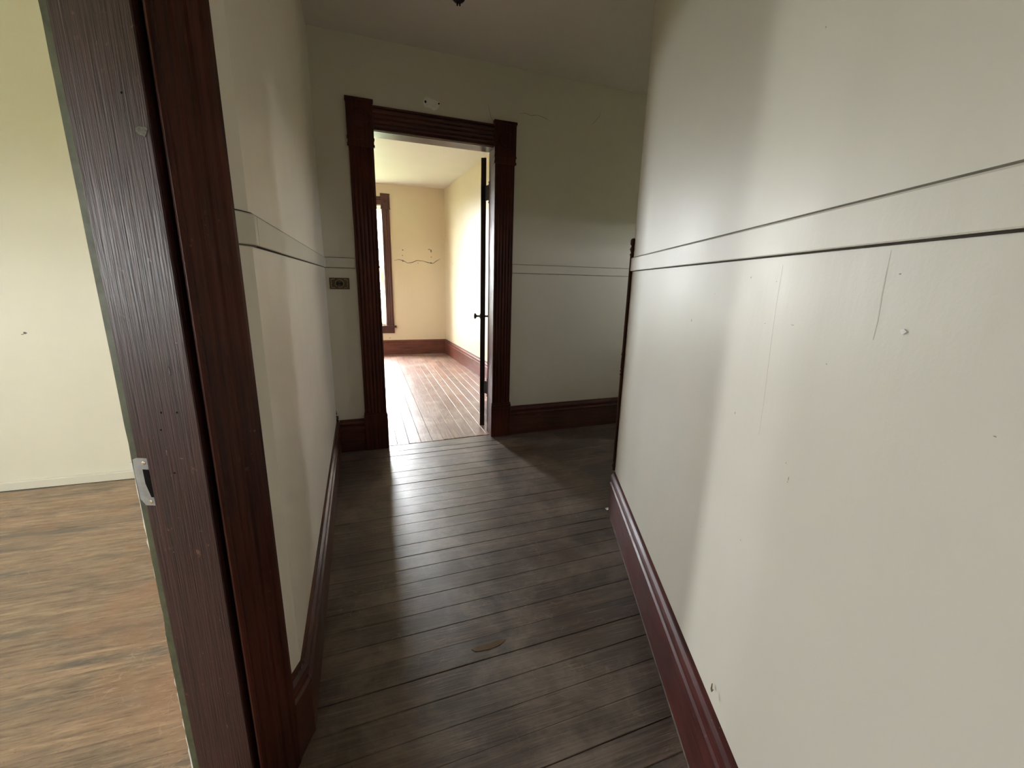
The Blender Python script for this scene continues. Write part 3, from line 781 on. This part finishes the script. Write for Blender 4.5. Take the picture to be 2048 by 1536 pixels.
# ------------------------------------------------------------------ far room shell
FC = 2.72
FWIN = (-0.30, 0.262, 0.50, 2.40)
window_wall('wall_far_room_north', 'y', FY, 0.15, FW_ - 0.15, 1.45, [FWIN], 'far', 'tan cracked wall of the far room with the window', FC)
wfn = bpy.data.objects['wall_far_room_north']
bm = B(); prism(bm, [(fright(FY), FY + 0.1), (fright(3.36), 3.36), (fright(3.36) + 0.15, 3.36), (fright(FY) + 0.15, FY + 0.1)], 0, FC)
wfe = mk('wall_far_room_east', bm, 'far', kind='structure', label='bright side wall of the far room behind the open door', cat='wall')
SW2 = [(4.50, 4.96, 0.90, 1.85)]
window_wall('wall_far_room_west', 'x', FW_, 0.15, 3.25, FY + 0.15, SW2, 'far', 'tan window wall of the far room', FC)
bm = B(); box(bm, FW_ - 0.15, -0.38, 3.255, 3.37, 0, FC)
mk('wall_far_room_south', bm, 'far', kind='structure', label='tan wall of the far room beside the doorway', cat='wall')
bm = B(); prism(bm, [(FW_ - 0.15, 3.26), (-0.42, 3.36), (1.75, 3.40), (1.6, FY + 0.15), (FW_ - 0.15, FY + 0.15)], FC, FC + 0.12)
mk('ceiling_far_room', bm, 'ceil_far', kind='structure', label='warm white ceiling of the far room', cat='ceiling')
bm = B(); sweep(bm, BB, [(FW_, FY), (fright(FY), FY)], -1); mk('baseboard_far_room_north', bm, 'far_base', kind='structure', label='dark red baseboard under the far window', cat='baseboard')
bm = B(); sweep(bm, BB, [(fright(FY - 0.022), FY - 0.022), (fright(3.45), 3.45)], -1); mk('baseboard_far_room_east', bm, 'far_base', kind='structure', label='orange red baseboard along the bright side wall', cat='baseboard')
fo = V(0, FY, 0)
crack('crack', [(788, 521), (797, 519), (806, 521), (815, 526), (824, 525), (834, 521), (846, 522), (855, 525), (866, 527), (873, 522), (880, 518)], fo, ns, 0.006, 'gap_soft', wfn)
for px, py, r, sq in ((805.5, 500, 0.012, 0.8), (805, 511, 0.009, 0.8), (806, 522, 0.014, 1.1), (862, 526, 0.017, 0.9), (862, 502, 0.012, 2.2), (858, 499, 0.020, 0.35), (862.5, 514, 0.010, 0.8), (836, 526, 0.008, 0.8), (780, 676, 0.014, 0.4)):
    wmark('plaster_hole', blob_on(px, py, fo, ns, r, 0, 8, sq), 'gap_soft', wfn, ns, 0.0008)
en = V(-1, -0.0707, 0).normalized(); eo2 = V(fright(5), 5, 0)
for px, py, r, sq in ((939, 525, 0.008, 3), (905, 527, 0.010, 1)): wmark('scuff', blob_on(px, py, eo2, en, r, 0, 8, sq), 'mark', wfe, en, 0.0006)


# ------------------------------------------------------------------ windows
def window(name, org, u, inn, w_, z0, z1, wd, th, label, cat='window'):
    """org: left end of the opening on the inner wall face, u along the wall, inn into the room"""
    root = empty(name, org, kind='structure', label=label, cat=cat)
    o = V(0, 0, 0)
    def part(nm, bm, mat, par=root): return mk(nm, bm, mat, par)
    for a in (-0.125, w_):
        bm = B(); upright(bm, reeded(0.125, 0.022, 3), u * a, u, inn, z0 - 0.005, z1); part('casing', bm, wd)
        bm = B(); upright(bm, [(-0.008, 0), (-0.008, 0.028), (0.133, 0.028), (0.133, 0)], u * a, u, inn, z1 - 0.045, z1 + 0.155)
        upright(bm, [(-0.012, 0), (-0.012, 0.032), (0.137, 0.032), (0.137, 0)], u * a, u, inn, z1 - 0.058, z1 - 0.045)
        upright(bm, [(-0.010, 0), (-0.010, 0.032), (0.135, 0.032), (0.135, 0)], u * a, u, inn, z1 + 0.155, z1 + 0.172)
        cb = part('corner_block', bm, wd)
        bm = B(); lathe(bm, [(0.045, 0), (0.045, 0.005), (0.036, 0.007), (0.030, 0.003), (0.018, 0.003), (0.012, 0.009), (0.001, 0.010)], u * (a + 0.0625) + inn * 0.028 + Z * (z1 + 0.06), inn, 18); part('rosette', bm, wd, cb)
    bm = B(); along(bm, reeded(0.125, 0.022, 3), Z * z1, Z, inn, u, 0.008, w_ - 0.008); part('head_casing', bm, wd)
    bm = B(); prism(bm, [u * -0.16 + inn * 0.06, u * (w_ + 0.16) + inn * 0.06, u * (w_ + 0.16), u * w_, u * w_ - inn * 0.10, -inn * 0.10, V(0, 0, 0), u * -0.16], z0 - 0.035, z0); part('sill', bm, wd)
    bm = B(); prism(bm, [u * -0.13 + inn * 0.02, u * (w_ + 0.13) + inn * 0.02, u * (w_ + 0.13), u * -0.13], z0 - 0.13, z0 - 0.035); part('apron', bm, wd)
    for a in (0, w_ - 0.012):
        bm = B(); prism(bm, [u * a, u * (a + 0.012), u * (a + 0.012) - inn * 0.15, u * a - inn * 0.15], z0, z1); part('side_lining', bm, 'white')
    bm = B(); prism(bm, [u * 0.012, u * (w_ - 0.012), u * (w_ - 0.012) - inn * 0.15, u * 0.012 - inn * 0.15], z1 - 0.012, z1); part('head_lining', bm, 'white')
    zm = (z0 + z1) / 2
    for s0, s1, dpt in ((z0, zm + 0.02, 0.06), (zm - 0.02, z1 - 0.012, 0.10)):
        sash = B(); fw = 0.045
        for a0, a1, b0, b1 in ((0.012, 0.012 + fw, s0, s1), (w_ - 0.012 - fw, w_ - 0.012, s0, s1), (0.012 + fw, w_ - 0.012 - fw, s0, s0 + fw), (0.012 + fw, w_ - 0.012 - fw, s1 - fw * 0.8, s1)):
            prism(sash, [u * a0 - inn * dpt, u * a1 - inn * dpt, u * a1 - inn * (dpt + 0.035), u * a0 - inn * (dpt + 0.035)], b0, b1)
        so = part('sash', sash, 'white')
        g = B(); prism(g, [u * (0.012 + fw) - inn * (dpt + 0.016), u * (w_ - 0.012 - fw) - inn * (dpt + 0.016), u * (w_ - 0.012 - fw) - inn * (dpt + 0.019), u * (0.012 + fw) - inn * (dpt + 0.019)], s0 + fw, s1 - fw * 0.8); part('pane', g, 'glass', so)
    c = Vector(org) + u * (w_ / 2) - inn * 0.16 + Z * zm
    portal('daylight_portal', c, inn.to_track_quat('-Z', 'Y').to_euler(), w_, z1 - z0) if False else None
    p = portal('daylight_portal', c, (-inn).to_track_quat('Z', 'Y').to_euler(), w_, z1 - z0)
    return root


window('window_1', V(FWIN[0], FY, 0), V(1, 0, 0), V(0, -1, 0), FWIN[1] - FWIN[0], FWIN[2], FWIN[3], 'far_wood', 0.15, 'red-brown framed sash window in the far wall of the end room')
for i, (a, b, z0, z1) in enumerate(SW2): window('window_%d' % (6 + i), V(FW_, a, 0), V(0, 1, 0), V(1, 0, 0), b - a, z0, z1, 'far_wood', 0.15, 'red-brown framed sash window in the side wall of the end room')
for i, (a, b, z0, z1) in enumerate(SW): window('window_%d' % (2 + i), V(RW, a, 0), V(0, 1, 0), V(1, 0, 0), b - a, z0, z1, 'wood_v', 0.15, 'dark framed sash window of the side room, %s' % ('nearer the short wall' if i == 0 else 'nearer the long pale wall'))

window('window_4', V(SW3[0][1], RS, 0), V(-1, 0, 0), V(0, 1, 0), 0.33, 0.98, 1.68, 'wood_v', 0.15, 'added unseen sash window, dark framed, in the short wall of the side room')  # unseen window added to brighten the side room's north wall
window('window_5', V(3.5, HW[1], 0), V(0, -1, 0), V(-1, 0, 0), HW[1] - HW[0], HW[2], HW[3], 'wood_v', 0.15, 'small added unseen window, dark framed, round the corner of the hall')  # unseen window added as an extra light source for the hall
# ground outside
bm = B(); box(bm, -60, 60, -60, 60, -0.75, -0.65)
mk('ground', bm, 'grass', kind='structure', label='green lawn around the house', cat='ground')
